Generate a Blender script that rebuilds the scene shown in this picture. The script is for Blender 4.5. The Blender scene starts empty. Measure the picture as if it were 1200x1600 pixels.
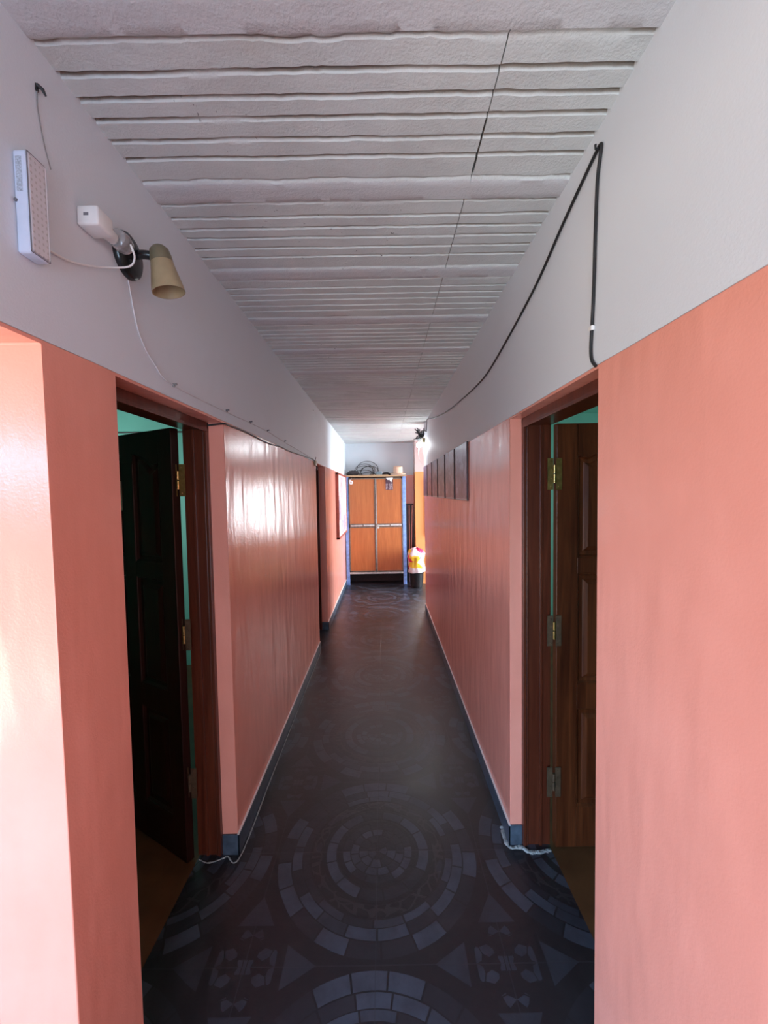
import bpy, bmesh, math, random
from mathutils import Vector, Matrix, noise
random.seed(7)
SC = bpy.context.scene
COL = SC.collection
PI = math.pi

# ------------------------------------------------------------------ camera
A, B, H = -0.7535, 0.6142, 2.7875          # left wall, right wall, ceiling
ZP = 2.138                                 # paint line and lintel height
F_PX, PITCH, ROLL, YAW, CAM_H = 645.42, 0.0469, 0.0161, 0.0005, 1.792
cam_d = bpy.data.cameras.new('camera'); cam = bpy.data.objects.new('camera', cam_d); COL.objects.link(cam)
cam_d.sensor_fit = 'VERTICAL'; cam_d.sensor_height = 36.0; cam_d.lens = 36.0*F_PX/1600.0
cam_d.clip_start = 0.02
fwd = Vector((math.sin(YAW)*math.cos(PITCH), math.cos(YAW)*math.cos(PITCH), -math.sin(PITCH)))
r0 = Vector((math.cos(YAW), -math.sin(YAW), 0)); u0 = r0.cross(fwd)
rt = math.cos(ROLL)*r0 - math.sin(ROLL)*u0; up = math.cos(ROLL)*u0 + math.sin(ROLL)*r0
cm = Matrix((rt, up, -fwd)).transposed().to_4x4(); cm.translation = Vector((0, 0, CAM_H))
cam.matrix_world = cm
SC.camera = cam

# ------------------------------------------------------------------ exposure, world, daylight
SC.view_settings.view_transform = 'Standard'; SC.view_settings.look = 'None'
SC.view_settings.gamma = 1.0; SC.view_settings.use_curve_mapping = False
SC.view_settings.exposure = 0.60
SC.cycles.max_bounces = 10; SC.cycles.diffuse_bounces = 6; SC.cycles.glossy_bounces = 4
SC.cycles.sample_clamp_indirect = 4.0
W = bpy.data.worlds.new('world'); SC.world = W; W.use_nodes = True
W.node_tree.nodes['Background'].inputs[0].default_value = (0.6, 0.75, 1, 1)
W.node_tree.nodes['Background'].inputs[1].default_value = 0.3

def area(name, loc, direction, sx, sy, power, col, spread=180):
    d = bpy.data.lights.new(name, 'AREA'); d.shape = 'RECTANGLE'; d.size = sx; d.size_y = sy
    d.energy = power; d.color = col; d.spread = math.radians(spread)
    o = bpy.data.objects.new(name, d); COL.objects.link(o)
    o.location = loc; o.rotation_euler = Vector(direction).to_track_quat('-Z', 'Y').to_euler()
    return o
SKY = (0.34, 0.60, 1.0); WARM = (1.0, 0.84, 0.68)
# lobby left of the camera: side window and a wide open doorway behind; sky high outside, sunlit yard below
area('sky_outside_window', (-6.0, -2.4, 3.6), (1, 0.35, -0.4), 6.0, 3.0, 900, SKY)
area('yard_outside_window', (-4.6, -0.8, 0.05), (0.75, 0.1, 1), 3.6, 2.6, 190, WARM)
area('sky_outside_doorway', (-3.0, -6.2, 3.4), (0.32, 1, -0.36), 6.0, 3.0, 980, SKY)
area('yard_outside_doorway', (-2.2, -4.3, 0.05), (0.2, 0.8, 1), 3.6, 2.4, 230, WARM)
# added fill light behind the camera, before the closed near wall
area('fill_behind_camera', (-0.05, -2.42, 1.1), (0, 1, 0), 1.0, 1.9, 47, (0.54, 0.76, 1.0))
# side hall at the far end: daylight outside its doorway on the right and outside the window of its end wall
area('daylight_outside_hall_door', (4.1, 6.7, 1.7), (-1, 0.05, -0.1), 2.6, 2.4, 570, (0.80, 0.90, 1.0))
area('daylight_outside_hall_window', (1.75, 9.5, 1.8), (-0.33, -1, -0.12), 2.4, 1.8, 225, (0.95, 0.96, 1.0))
# windows of the two side rooms
area('left_room_daylight', (-3.3, 2.9, 1.8), (0.45, 1, 0), 0.8, 1.0, 8, (0.9, 1.0, 1.0), 130)
area('right_room_daylight', (3.5, 3.4, 1.6), (-1, 0.1, 0), 1.2, 1.1, 16, (0.9, 1.0, 1.0))

# ------------------------------------------------------------------ node helper
class S:
    """a node socket with arithmetic"""
    def __init__(s, nt, sock): s.nt, s.k = nt, sock
    def m(s, op, *o, clamp=False):
        n = s.nt.nodes.new('ShaderNodeMath'); n.operation = op; n.use_clamp = clamp
        for i, v in enumerate((s,)+o):
            if isinstance(v, S): s.nt.links.new(v.k, n.inputs[i])
            else: n.inputs[i].default_value = v
        return S(s.nt, n.outputs[0])
    def __add__(s, o): return s.m('ADD', o)
    def __sub__(s, o): return s.m('SUBTRACT', o)
    def __mul__(s, o): return s.m('MULTIPLY', o)
    def __truediv__(s, o): return s.m('DIVIDE', o)
    def gt(s, o): return s.m('GREATER_THAN', o)
    def lt(s, o): return s.m('LESS_THAN', o)
    def abs(s): return s.m('ABSOLUTE')
    def floor(s): return s.m('FLOOR')
    def fract(s): return s.m('FRACT')
    def mx(s, o): return s.m('MAXIMUM', o)
    def mn(s, o): return s.m('MINIMUM', o)
    def ss(s, a, b):
        n = s.nt.nodes.new('ShaderNodeMapRange'); n.interpolation_type = 'SMOOTHSTEP'
        s.nt.links.new(s.k, n.inputs[0]); n.inputs[1].default_value = a; n.inputs[2].default_value = b
        return S(s.nt, n.outputs[0])

class Mat:
    def __init__(s, name, rough=0.5, metal=0.0, spec=0.5):
        s.mat = bpy.data.materials.new(name); s.mat.use_nodes = True; s.nt = s.mat.node_tree
        s.b = s.nt.nodes['Principled BSDF']
        s.b.inputs['Roughness'].default_value = rough; s.b.inputs['Metallic'].default_value = metal
        s.b.inputs['Specular IOR Level'].default_value = spec
        s.co = s.nt.nodes.new('ShaderNodeTexCoord')
    def pos(s, which='Object'):
        return s.co.outputs[which]
    def xyz(s, vec=None):
        n = s.nt.nodes.new('ShaderNodeSeparateXYZ'); s.nt.links.new(vec or s.pos(), n.inputs[0])
        return [S(s.nt, o) for o in n.outputs]
    def comb(s, x, y, z=0.0):
        n = s.nt.nodes.new('ShaderNodeCombineXYZ')
        for i, v in enumerate((x, y, z)):
            if isinstance(v, S): s.nt.links.new(v.k, n.inputs[i])
            else: n.inputs[i].default_value = v
        return n.outputs[0]
    def scaled(s, sc, vec=None):
        n = s.nt.nodes.new('ShaderNodeMapping'); n.inputs['Scale'].default_value = sc
        s.nt.links.new(vec or s.pos(), n.inputs[0]); return n.outputs[0]
    def noise(s, scale=5, detail=3, rough=0.5, vec=None, dist=0.0, out=0):
        n = s.nt.nodes.new('ShaderNodeTexNoise'); n.inputs['Scale'].default_value = scale
        n.inputs['Detail'].default_value = detail; n.inputs['Roughness'].default_value = rough
        n.inputs['Distortion'].default_value = dist
        s.nt.links.new(vec or s.pos(), n.inputs['Vector']); return S(s.nt, n.outputs[out])
    def voronoi(s, scale, vec=None, feature='F1', out='Distance'):
        n = s.nt.nodes.new('ShaderNodeTexVoronoi'); n.feature = feature; n.inputs['Scale'].default_value = scale
        s.nt.links.new(vec or s.pos(), n.inputs['Vector']); return n.outputs[out]
    def white(s, vec):
        n = s.nt.nodes.new('ShaderNodeTexWhiteNoise'); n.noise_dimensions = '3D'
        s.nt.links.new(vec, n.inputs['Vector']); return S(s.nt, n.outputs['Value'])
    def ramp(s, fac, stops, const=False):
        n = s.nt.nodes.new('ShaderNodeValToRGB'); s.nt.links.new(fac.k if isinstance(fac, S) else fac, n.inputs[0])
        r = n.color_ramp
        if const: r.interpolation = 'CONSTANT'
        while len(r.elements) < len(stops): r.elements.new(0.5)
        for e, (p, c) in zip(r.elements, stops): e.position = p; e.color = (*c, 1)
        return n.outputs[0]
    def mix(s, fac, a, b):
        n = s.nt.nodes.new('ShaderNodeMix'); n.data_type = 'RGBA'
        s.nt.links.new(fac.k if isinstance(fac, S) else fac, n.inputs[0])
        for i, c in ((6, a), (7, b)):
            if isinstance(c, tuple): n.inputs[i].default_value = (*c, 1)
            else: s.nt.links.new(c, n.inputs[i])
        return n.outputs[2]
    def base(s, c):
        if isinstance(c, tuple): s.b.inputs['Base Color'].default_value = (*c, 1)
        else: s.nt.links.new(c, s.b.inputs['Base Color'])
        return s
    def rough(s, v): s.nt.links.new(v.k, s.b.inputs['Roughness']); return s
    def bump(s, h, strength=0.3, dist=0.01):
        n = s.nt.nodes.new('ShaderNodeBump'); n.inputs['Strength'].default_value = strength
        n.inputs['Distance'].default_value = dist
        s.nt.links.new(h.k, n.inputs['Height']); s.nt.links.new(n.outputs[0], s.b.inputs['Normal']); return s

def plain(name, c, rough=0.5, metal=0.0, var=0.12, scale=12, bump=0.0, spec=0.5):
    m = Mat(name, rough, metal, spec)
    n = m.noise(scale, 4)
    d = tuple(max(0, x*(1-var)) for x in c); l = tuple(min(1, x*(1+var)) for x in c)
    m.base(m.ramp(n, [(0.3, d), (0.7, l)]))
    if bump: m.bump(m.noise(scale*6, 3), bump, 0.003)
    return m.mat

def make_paint():
    m = Mat('corridor_paint', 0.3)
    x, y, z = m.xyz()
    wob = (m.noise(3.0, 3) - 0.5)*0.012
    white = (z + wob*0.4).ss(ZP+0.004, ZP+0.007)
    mott = m.noise(2.2, 4, 0.6)
    orange = m.mix(mott.ss(0.3, 0.75), (0.77, 0.305, 0.222), (0.83, 0.345, 0.258))
    smudge = m.noise(1.6, 5, 0.65).ss(0.55, 0.8)
    orange = m.mix(smudge*0.22, orange, (0.60, 0.22, 0.15))
    grime = m.noise(1.1, 5, 0.7).ss(0.52, 0.85)
    wcol = m.mix(grime*0.35, (0.655, 0.705, 0.745), (0.50, 0.515, 0.535))
    m.base(m.mix(white, orange, wcol))
    rr = m.noise(3.0, 3)*0.06 + 0.18
    m.rough(rr + white*0.45)
    streak = m.noise(1.0, 2, 0.45, m.scaled((8, 8, 2.2)), 0.2)
    fine = m.noise(170, 2)
    m.bump(streak*(white*-0.7 + 0.8) + fine*0.04, 0.65, 0.014)
    return m.mat
PAINT = make_paint()

def make_ceiling():
    m = Mat('ceiling_paint', 0.75)
    x, y, z = m.xyz()
    gr = m.noise(2.5, 5, 0.65)
    c = m.mix(gr.ss(0.35, 0.75), (0.65, 0.68, 0.66), (0.55, 0.565, 0.55))
    stain = m.noise(1.3, 4, 0.6).ss(0.58, 0.8)
    c = m.mix(stain*0.5, c, (0.60, 0.54, 0.44))
    spots = (m.noise(60, 2).gt(0.735))*(m.noise(2.0, 2).ss(0.5, 0.62))
    c = m.mix(spots, c, (0.12, 0.115, 0.11))
    # shade down in the grooves, painted in by depth
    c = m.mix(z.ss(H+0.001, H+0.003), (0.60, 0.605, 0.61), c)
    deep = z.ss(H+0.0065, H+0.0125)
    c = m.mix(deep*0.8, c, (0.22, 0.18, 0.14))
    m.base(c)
    m.bump(m.noise(130, 4, 0.6) + m.noise(28, 3)*1.2, 0.55, 0.004)
    return m.mat
CEIL = make_ceiling()
S0, T0 = -0.0589, 1.9861

def make_floor():
    m = Mat('medallion_floor_tiles', 0.42, spec=0.62)
    x, y, z = m.xyz()
    wx = (m.noise(7, 2) - 0.5)*0.006
    mx = x - S0; my = y - T0
    ix = (mx + 0.5).floor(); iy = (my + 0.5).floor()
    u = mx - ix + wx; v = my - iy + wx
    r = (u*u + v*v).m('SQRT')
    th = v.m('ARCTAN2', u)/(2*PI) + 0.5
    val = None; line = None
    rings = [(0.012, 0.045, 5, 0.35), (0.05, 0.09, 9, 0.5), (0.095, 0.13, 13, 0.5), (0.136, 0.17, 15, 0.45), (0.205, 0.252, 13, 0.62),
             (0.335, 0.366, 17, 0.35), (0.37, 0.415, 19, 0.62), (0.421, 0.482, 21, 0.5)]
    for i, (a, b, n, pr) in enumerate(rings):
        t = th*n + i*0.37
        cell = t.floor(); fr = t.fract()
        gap = 0.004/(0.5*(a+b))*n/(2*PI)
        brick = fr.gt(gap)*fr.lt(1-gap)*r.gt(a)*r.lt(b)
        rnd = m.white(m.comb(cell, i*3.7 + 0.5, 1.5))
        lev = rnd.ss(1-pr-0.12, 1-pr+0.25)*0.85 + 0.15
        w = brick*lev
        val = w if val is None else val + w
    # two thin border rings and the scroll band between them
    for rc in (0.268, 0.196, 0.327):
        l = (r - rc).abs().lt(0.004); line = l if line is None else line + l
    scr = S(m.nt, m.voronoi(1.0, m.comb(th*26, r*24, 0.0), 'DISTANCE_TO_EDGE'))
    band = r.gt(0.275)*r.lt(0.325)
    scroll = scr.lt(0.07)*band
    leafy = S(m.nt, m.voronoi(1.0, m.comb(th*13, r*16, 3.0), 'F1', 'Distance')).lt(0.3)*band
    # corner ornament where four medallions meet
    cu = u.abs() - 0.5; cv = v.abs() - 0.5
    p = cu.abs() + cv.abs()
    lc = m.comb(cu.abs(), cv.abs(), 0.0)
    cs = S(m.nt, m.voronoi(27, lc, 'DISTANCE_TO_EDGE'))
    cr = S(m.nt, m.voronoi(27, lc, 'F1', 'Distance')).gt(0.22)
    sp = m.nt.nodes.new('ShaderNodeSeparateColor'); m.nt.links.new(m.voronoi(27, lc, 'F1', 'Color'), sp.inputs[0])
    corner = p.lt(0.165)*r.gt(0.50)*cs.gt(0.06)*S(m.nt, sp.outputs[0]).gt(0.45)
    def wedge(p_, q_): return p_.gt(0.15)*p_.lt(0.272)*(q_ - (p_*-1.0 + 0.272)*0.62).lt(0.0)
    tri = (wedge(cu.abs(), cv.abs()) + wedge(cv.abs(), cu.abs()))*r.gt(0.492)
    tri = tri.mn(1.0)
    # tile joints every half metre
    jx = ((mx*2 + 0.5).fract() - 0.5).abs().lt(0.0045)
    jy = ((my*2 + 0.5).fract() - 0.5).abs().lt(0.0045)
    joint = jx.mx(jy)
    wear = m.noise(9, 5, 0.65)
    pat = (val + leafy*0.3 + corner*0.55 + tri*0.42).mn(1.0)
    pat2 = pat*(wear.ss(0.2, 0.7)*0.6 + 0.4)*(line*-1.0 + 1.0).mx(0.0)
    c = m.mix(pat2, (0.0145, 0.014, 0.0175), (0.052, 0.066, 0.092))
    c = m.mix(scroll*0.45, c, (0.05, 0.048, 0.05))
    c = m.mix(joint*0.55, c, (0.03, 0.032, 0.04))
    dust = m.noise(1.7, 5, 0.7).ss(0.5, 0.8)
    c = m.mix(dust*0.16, c, (0.13, 0.12, 0.125))
    m.base(c)
    m.rough(m.noise(5, 4)*0.16 + 0.29 + pat2*0.05)
    h = pat*0.5 - line*0.6 + scroll*0.5 - joint*1.2 + m.noise(60, 3)*0.35 + m.noise(13, 3)*1.3
    m.bump(h, 0.35, 0.004)
    return m.mat
FLOOR = make_floor()

def make_wood(name, c0, c1, rough=0.28, axis='z', sc=1.0, spec=0.5):
    m = Mat(name, rough, spec=spec)
    s = {'z': (14, 14, 0.8), 'x': (0.8, 14, 14), 'y': (14, 0.8, 14)}[axis]
    v = m.scaled(tuple(k*sc for k in s))
    g = m.noise(1.6, 5, 0.6, v, 1.2)
    g2 = m.noise(9.0, 3, 0.6, v)
    m.base(m.ramp(g*0.75 + g2*0.25, [(0.32, c0), (0.55, tuple((a+b)/2 for a, b in zip(c0, c1))), (0.72, c1)]))
    m.bump(g2, 0.12, 0.002)
    return m.mat
WOOD = make_wood('dark_varnished_wood', (0.040, 0.009, 0.004), (0.17, 0.052, 0.017))
FRAMEWOOD = make_wood('red_brown_frame_wood', (0.055, 0.012, 0.006), (0.15, 0.038, 0.017))
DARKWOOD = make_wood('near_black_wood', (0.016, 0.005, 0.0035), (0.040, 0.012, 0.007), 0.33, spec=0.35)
PLY = make_wood('orange_plywood', (0.34, 0.095, 0.022), (0.50, 0.165, 0.045), 0.4)
BOARD = make_wood('pale_raw_board', (0.36, 0.22, 0.12), (0.55, 0.38, 0.22), 0.7, 'x')
TEAL = plain('teal_wall_paint', (0.17, 0.52, 0.43), 0.55, var=0.06, scale=3)
OFFWHITE = plain('off_white_plaster', (0.66, 0.65, 0.66), 0.8, var=0.05, scale=4)
LOBBY = plain('lobby_salmon_plaster', (0.66, 0.34, 0.26), 0.6, var=0.05, scale=4)
YELLOW = plain('yellow_ochre_paint', (0.80, 0.40, 0.10), 0.45, var=0.05, scale=4)
SKIRT = plain('blue_grey_skirting_tile', (0.060, 0.085, 0.115), 0.3, var=0.35, scale=22)
GROUT = plain('pale_cement', (0.30, 0.33, 0.33), 0.9, var=0.3, scale=30, bump=0.5)
BROWNFLOOR = plain('brown_room_floor', (0.11, 0.050, 0.018), 0.5, var=0.3, scale=6)
BRASS = plain('aged_brass', (0.42, 0.29, 0.10), 0.4, 0.9, var=0.25, scale=40)
BRASSP = plain('bright_brass_pin', (0.85, 0.56, 0.20), 0.25, 1.0, var=0.1, scale=40)
STEELD = plain('dull_painted_hinge', (0.12, 0.085, 0.05), 0.5, 0.4, var=0.25, scale=40)
BLACKC = plain('black_cable_rubber', (0.012, 0.012, 0.013), 0.5, var=0.2, scale=40)
BLACKG = plain('gloss_black_metal', (0.012, 0.012, 0.013), 0.2, var=0.1, scale=20)
WHITEP = plain('white_plastic', (0.78, 0.78, 0.76), 0.35, var=0.04, scale=20)
BLUEWHITE = plain('cool_white_plastic', (0.62, 0.70, 0.84), 0.35, var=0.05, scale=20)
GREYP = plain('grey_plastic', (0.16, 0.16, 0.18), 0.5, var=0.1, scale=20)
SHADE = plain('amber_frosted_glass', (0.33, 0.26, 0.15), 0.35, var=0.08, scale=30)
SHADECAP = plain('olive_shade_cap', (0.16, 0.14, 0.085), 0.45, var=0.1, scale=30)
CLEAR = Mat('clear_plastic', 0.08); CLEAR.base((0.9, 0.9, 0.9)); CLEAR.b.inputs['Transmission Weight'].default_value = 0.75; CLEAR = CLEAR.mat
BLUEM = plain('light_blue_painted_metal', (0.20, 0.33, 0.68), 0.4, var=0.25, scale=16)
ALU = plain('worn_aluminium_strip', (0.55, 0.52, 0.48), 0.4, 0.6, var=0.2, scale=25)
TRIMD = plain('grey_brown_edge_strip', (0.15, 0.105, 0.075), 0.5, var=0.3, scale=25)
PAPERW = plain('white_paper', (0.80, 0.78, 0.76), 0.8, var=0.05)
HATM = plain('pale_straw', (0.72, 0.50, 0.36), 0.75, var=0.12, scale=60, bump=0.3)
CLOTHD = plain('dark_cloth', (0.035, 0.026, 0.028), 0.85, var=0.3, scale=30)
BLUEGREY = plain('blue_grey_plastic', (0.20, 0.27, 0.30), 0.5, var=0.2)
BINM = plain('black_bin_plastic', (0.012, 0.011, 0.012), 0.4, var=0.1)
STICK = plain('pink_painted_stick', (0.85, 0.45, 0.36), 0.45, var=0.15)
REDWOOD = plain('red_brown_board_edge', (0.30, 0.07, 0.045), 0.5, var=0.2)
ZINC = plain('dull_zinc', (0.35, 0.34, 0.33), 0.4, 0.7, var=0.2)

# ------------------------------------------------------------------ mesh helper
class MB:
    def __init__(s): s.bm = bmesh.new()
    def box(s, x0, x1, y0, y1, z0, z1, bev=0.0, M=None, seg=2):
        vs = [s.bm.verts.new(Vector(p)) for p in ((x0,y0,z0),(x1,y0,z0),(x1,y1,z0),(x0,y1,z0),(x0,y0,z1),(x1,y0,z1),(x1,y1,z1),(x0,y1,z1))]
        fs = [s.bm.faces.new([vs[i] for i in f]) for f in ((0,3,2,1),(4,5,6,7),(0,1,5,4),(1,2,6,5),(2,3,7,6),(3,0,4,7))]
        if bev:
            es = list({e for f in fs for e in f.edges})
            r = bmesh.ops.bevel(s.bm, geom=es, offset=bev, segments=seg, affect='EDGES', profile=0.5)
            vs = list({v for f in r['faces'] for v in f.verts} | {v for v in vs if v.is_valid})
        if M is not None:
            for v in vs: v.co = M @ v.co
        return s
    def prism(s, poly, axis, d0, d1, bev=0.0, M=None):
        """poly of 2-D points extruded along axis; 'x': (y,z)  'y': (x,z)  'z': (x,y)"""
        def P(p, d): return Vector({'x': (d, p[0], p[1]), 'y': (p[0], d, p[1]), 'z': (p[0], p[1], d)}[axis])
        a = [s.bm.verts.new(P(p, d0)) for p in poly]; b = [s.bm.verts.new(P(p, d1)) for p in poly]
        n = len(poly); fs = [s.bm.faces.new(a[::-1]), s.bm.faces.new(b)]
        for i in range(n): fs.append(s.bm.faces.new((a[i], a[(i+1) % n], b[(i+1) % n], b[i])))
        vs = a + b
        if bev:
            r = bmesh.ops.bevel(s.bm, geom=list({e for f in fs for e in f.edges}), offset=bev, segments=2, affect='EDGES', profile=0.5)
            vs = list({v for f in r['faces'] for v in f.verts} | {v for v in vs if v.is_valid})
        if M is not None:
            for v in vs: v.co = M @ v.co
        return s
    def loops(s, loops, cap=True, closed=False):
        rows = [[s.bm.verts.new(Vector(p)) for p in l] for l in loops]; n = len(rows[0])
        for i in range(len(rows) - (0 if closed else 1)):
            a, b = rows[i], rows[(i+1) % len(rows)]
            for j in range(n): s.bm.faces.new((a[j], a[(j+1) % n], b[(j+1) % n], b[j]))
        if cap and not closed:
            s.bm.faces.new(rows[0][::-1]); s.bm.faces.new(rows[-1])
        return s
    def tube(s, pts, r, n=8, cap=True, closed=False):
        pts = [Vector(p) for p in pts]; N = len(pts); rr = r if isinstance(r, (list, tuple)) else [r]*N
        ref = None; L = []
        for i, p in enumerate(pts):
            if closed: t = pts[(i+1) % N] - pts[i-1]
            else: t = pts[min(i+1, N-1)] - pts[max(i-1, 0)]
            t.normalize()
            if ref is None: ref = t.orthogonal().normalized()
            ref = (ref - t*ref.dot(t)).normalized(); bn = t.cross(ref)
            L.append([p + rr[i]*(math.cos(2*PI*k/n)*ref + math.sin(2*PI*k/n)*bn) for k in range(n)])
        return s.loops(L, cap, closed)
    def lathe(s, prof, M=None, n=28, cap=True):
        """prof: (radius, height) pairs around local z"""
        M = M or Matrix.Identity(4)
        return s.loops([[M @ Vector((r*math.cos(2*PI*k/n), r*math.sin(2*PI*k/n), z)) for k in range(n)] for r, z in prof], cap)
    def sphere(s, c, r, sc=(1, 1, 1), seg=20):
        bmesh.ops.create_uvsphere(s.bm, u_segments=seg, v_segments=seg//2, radius=r,
                                  matrix=Matrix.Translation(Vector(c)) @ Matrix.Diagonal((*sc, 1)))
        return s

def spline(pts, per=6):
    pts = [Vector(p) for p in pts]; out = []
    P = [2*pts[0]-pts[1]] + pts + [2*pts[-1]-pts[-2]]
    for i in range(1, len(P)-2):
        a, b, c, d = P[i-1:i+3]
        for k in range(per):
            t = k/per
            out.append(0.5*((2*b) + (c-a)*t + (2*a-5*b+4*c-d)*t*t + (3*b-a-3*c+d)*t**3))
    out.append(pts[-1]); return out

def props(o, label=None, cat=None, group=None, kind=None):
    if label: o['label'] = label
    if cat: o['category'] = cat
    if group: o['group'] = group
    if kind: o['kind'] = kind
    return o
def empty(name, loc, rz=0.0, **k):
    o = bpy.data.objects.new(name, None); COL.objects.link(o); o.location = loc; o.rotation_euler = (0, 0, rz)
    o.empty_display_size = 0.05
    return props(o, **k)
def obj(name, mb, mat, parent=None, local=False, smooth=None, **k):
    """links one mesh; built in world space unless local (then in its parent's space)"""
    bm = mb.bm
    bmesh.ops.recalc_face_normals(bm, faces=bm.faces)
    me = bpy.data.meshes.new(name); 
    par = parent; off = Vector((0, 0, 0))
    if not local:
        while par is not None: off += par.location; par = par.parent
    if parent is None and k.get('kind') != 'structure' and not local:
        xs = [v.co for v in bm.verts]
        lo = Vector([min(c[i] for c in xs) for i in range(3)]); hi = Vector([max(c[i] for c in xs) for i in range(3)])
        off = Vector(((lo.x+hi.x)/2, (lo.y+hi.y)/2, lo.z))
        base = off
    else: base = Vector((0, 0, 0))
    for v in bm.verts: v.co -= off
    bm.to_mesh(me); bm.free()
    for mm in (mat if isinstance(mat, (list, tuple)) else [mat]): me.materials.append(mm)
    if smooth is not None:
        for p in me.polygons: p.use_smooth = True
        me.set_sharp_from_angle(angle=math.radians(smooth))
    o = bpy.data.objects.new(name, me); COL.objects.link(o); o.location = base
    if parent: o.parent = parent
    return props(o, **k)
def struct(name, mb, mat, smooth=None, label=None):
    return obj(name, mb, mat, smooth=smooth, kind='structure', label=label)

# ------------------------------------------------------------------ the setting
XL, XR = -0.946, 0.809             # room-side faces of the corridor walls
YN1, YN2 = 0.937, 1.183           # left wall stub (= partition between lobby and left room)
YD1 = 1.985                       # far reveal of the left door
YR1, YR2 = 1.183, 2.014           # right door opening
YE1, YE2 = 4.645, 5.36            # second left door
YC, YB, YH = 6.2, 8.4, 8.02       # right wall corner, back wall, end wall of the side hall
BACK = -2.5

struct('floor', MB().box(XL, B, BACK, YB, -0.06, 0).box(B, XR, BACK, YB, -0.06, 0).box(XR, 2.4, 5.6, YB, -0.06, 0), FLOOR,
       label='dark grey floor tiles with round brick medallions')
struct('floor_lobby', MB().box(-2.8, XL, BACK, YN1, -0.06, 0), FLOOR)
struct('floor_left_room', MB().box(-3.7, XL, YN1, 4.5, -0.06, 0), BROWNFLOOR, label='brown floor of the left room')
struct('floor_right_room', MB().box(XR, 3.7, 0.0, 5.6, -0.06, 0), BROWNFLOOR, label='brown floor of the right room')

T = H + 0.25
def notch(y0, y1, doors):
    p = [(y0, 0)]
    for a, b in doors: p += [(a, 0), (a, ZP), (b, ZP), (b, 0)]
    return p + [(y1, 0), (y1, T), (y0, T)]
wl = MB().prism(notch(BACK, YB+0.2, [(-1.7, YN1), (YN2, YD1), (YE1, YE2)]), 'x', XL, A, bev=0.004)
struct('wall_left', wl, PAINT, label='salmon and white painted left corridor wall')
wr = MB().prism(notch(BACK, YC, [(YR1, YR2)]), 'x', B, XR, bev=0.004)
struct('wall_right', wr, PAINT, label='salmon and white painted right corridor wall')
struct('wall_back', MB().box(A, B, YB, YB+0.2, 0, T), PAINT, label='far wall behind the cabinet')
def make_ochre():
    m = Mat('ochre_hall_paint', 0.4)
    x, y, z = m.xyz()
    m.base(m.mix(z.ss(2.185, 2.19), (0.70, 0.30, 0.10), (0.66, 0.50, 0.47)))
    return m.mat
OCHRE = make_ochre()
struct('wall_hall_end', MB().box(B, 0.9, YH, YB+0.2, 0, T).box(1.8, 2.5, YH, YB+0.2, 0, T).box(0.9, 1.8, YH, YB+0.2, 0, 1.0).box(0.9, 1.8, YH, YB+0.2, 2.0, T), OCHRE, label='bright ochre wall strip right of the cabinet')
struct('wall_hall_right', MB().box(2.3, 2.5, 5.5, 6.3, 0, T).box(2.3, 2.5, 7.7, YB, 0, T).box(2.3, 2.5, 6.3, 7.7, 2.25, T), LOBBY)
struct('wall_hall_near', MB().box(XR, 2.3, 5.4, 5.6, 0, T), LOBBY)
struct('wall_partition', MB().box(-3.7, XL, YN1, YN2, 0, T, bev=0.003), PAINT, label='salmon jamb at the left edge')
struct('wall_lobby_left', MB().box(-2.9, -2.7, BACK, -2.4, 0, T).box(-2.9, -2.7, 0.55, YN1, 0, T).box(-2.9, -2.7, -2.4, 0.55, 0, 0.1).box(-2.9, -2.7, -2.4, 0.55, 2.2, T), OFFWHITE)
struct('wall_near', MB().box(-2.9, -2.65, BACK-0.2, BACK, 0, T).box(-1.0, 1.0, BACK-0.2, BACK, 0, T).box(-2.65, -1.0, BACK-0.2, BACK, 2.2, T), OFFWHITE)
struct('wall_left_room', MB().box(-3.9, -3.7, YN1, 4.5, 0, T).box(-3.9, XL, 4.3, 4.5, 0, T), TEAL, label='teal walls of the left room')
struct('lining_left_room' if False else 'wall_left_room_inner', MB().box(XL-0.012, XL, YN2, 1.2, 0, T).box(XL-0.012, XL, 2.06, 4.3, 0, T).box(XL-0.012, XL, 1.2, 2.06, 2.2, T), TEAL)
struct('wall_right_room', MB().box(3.7, 3.9, -0.2, 5.6, 0, T).box(XR, 3.7, 5.2, 5.4, 0, T).box(XR, 3.7, -0.2, 0.0, 0, T), TEAL, label='teal walls of the right room')
struct('ceiling_left_room', MB().box(-3.9, XL, BACK, 4.5, 2.74, T), OFFWHITE)
struct('ceiling_right_room', MB().box(XR, 3.9, -0.2, 5.6, 2.74, T), TEAL)
struct('ceiling_hall', MB().box(B, 2.5, YC, YB, H, T), OFFWHITE)
struct('ceiling_hall_near', MB().box(XR, 2.5, 5.5, YC, H, T), OFFWHITE)

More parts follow.
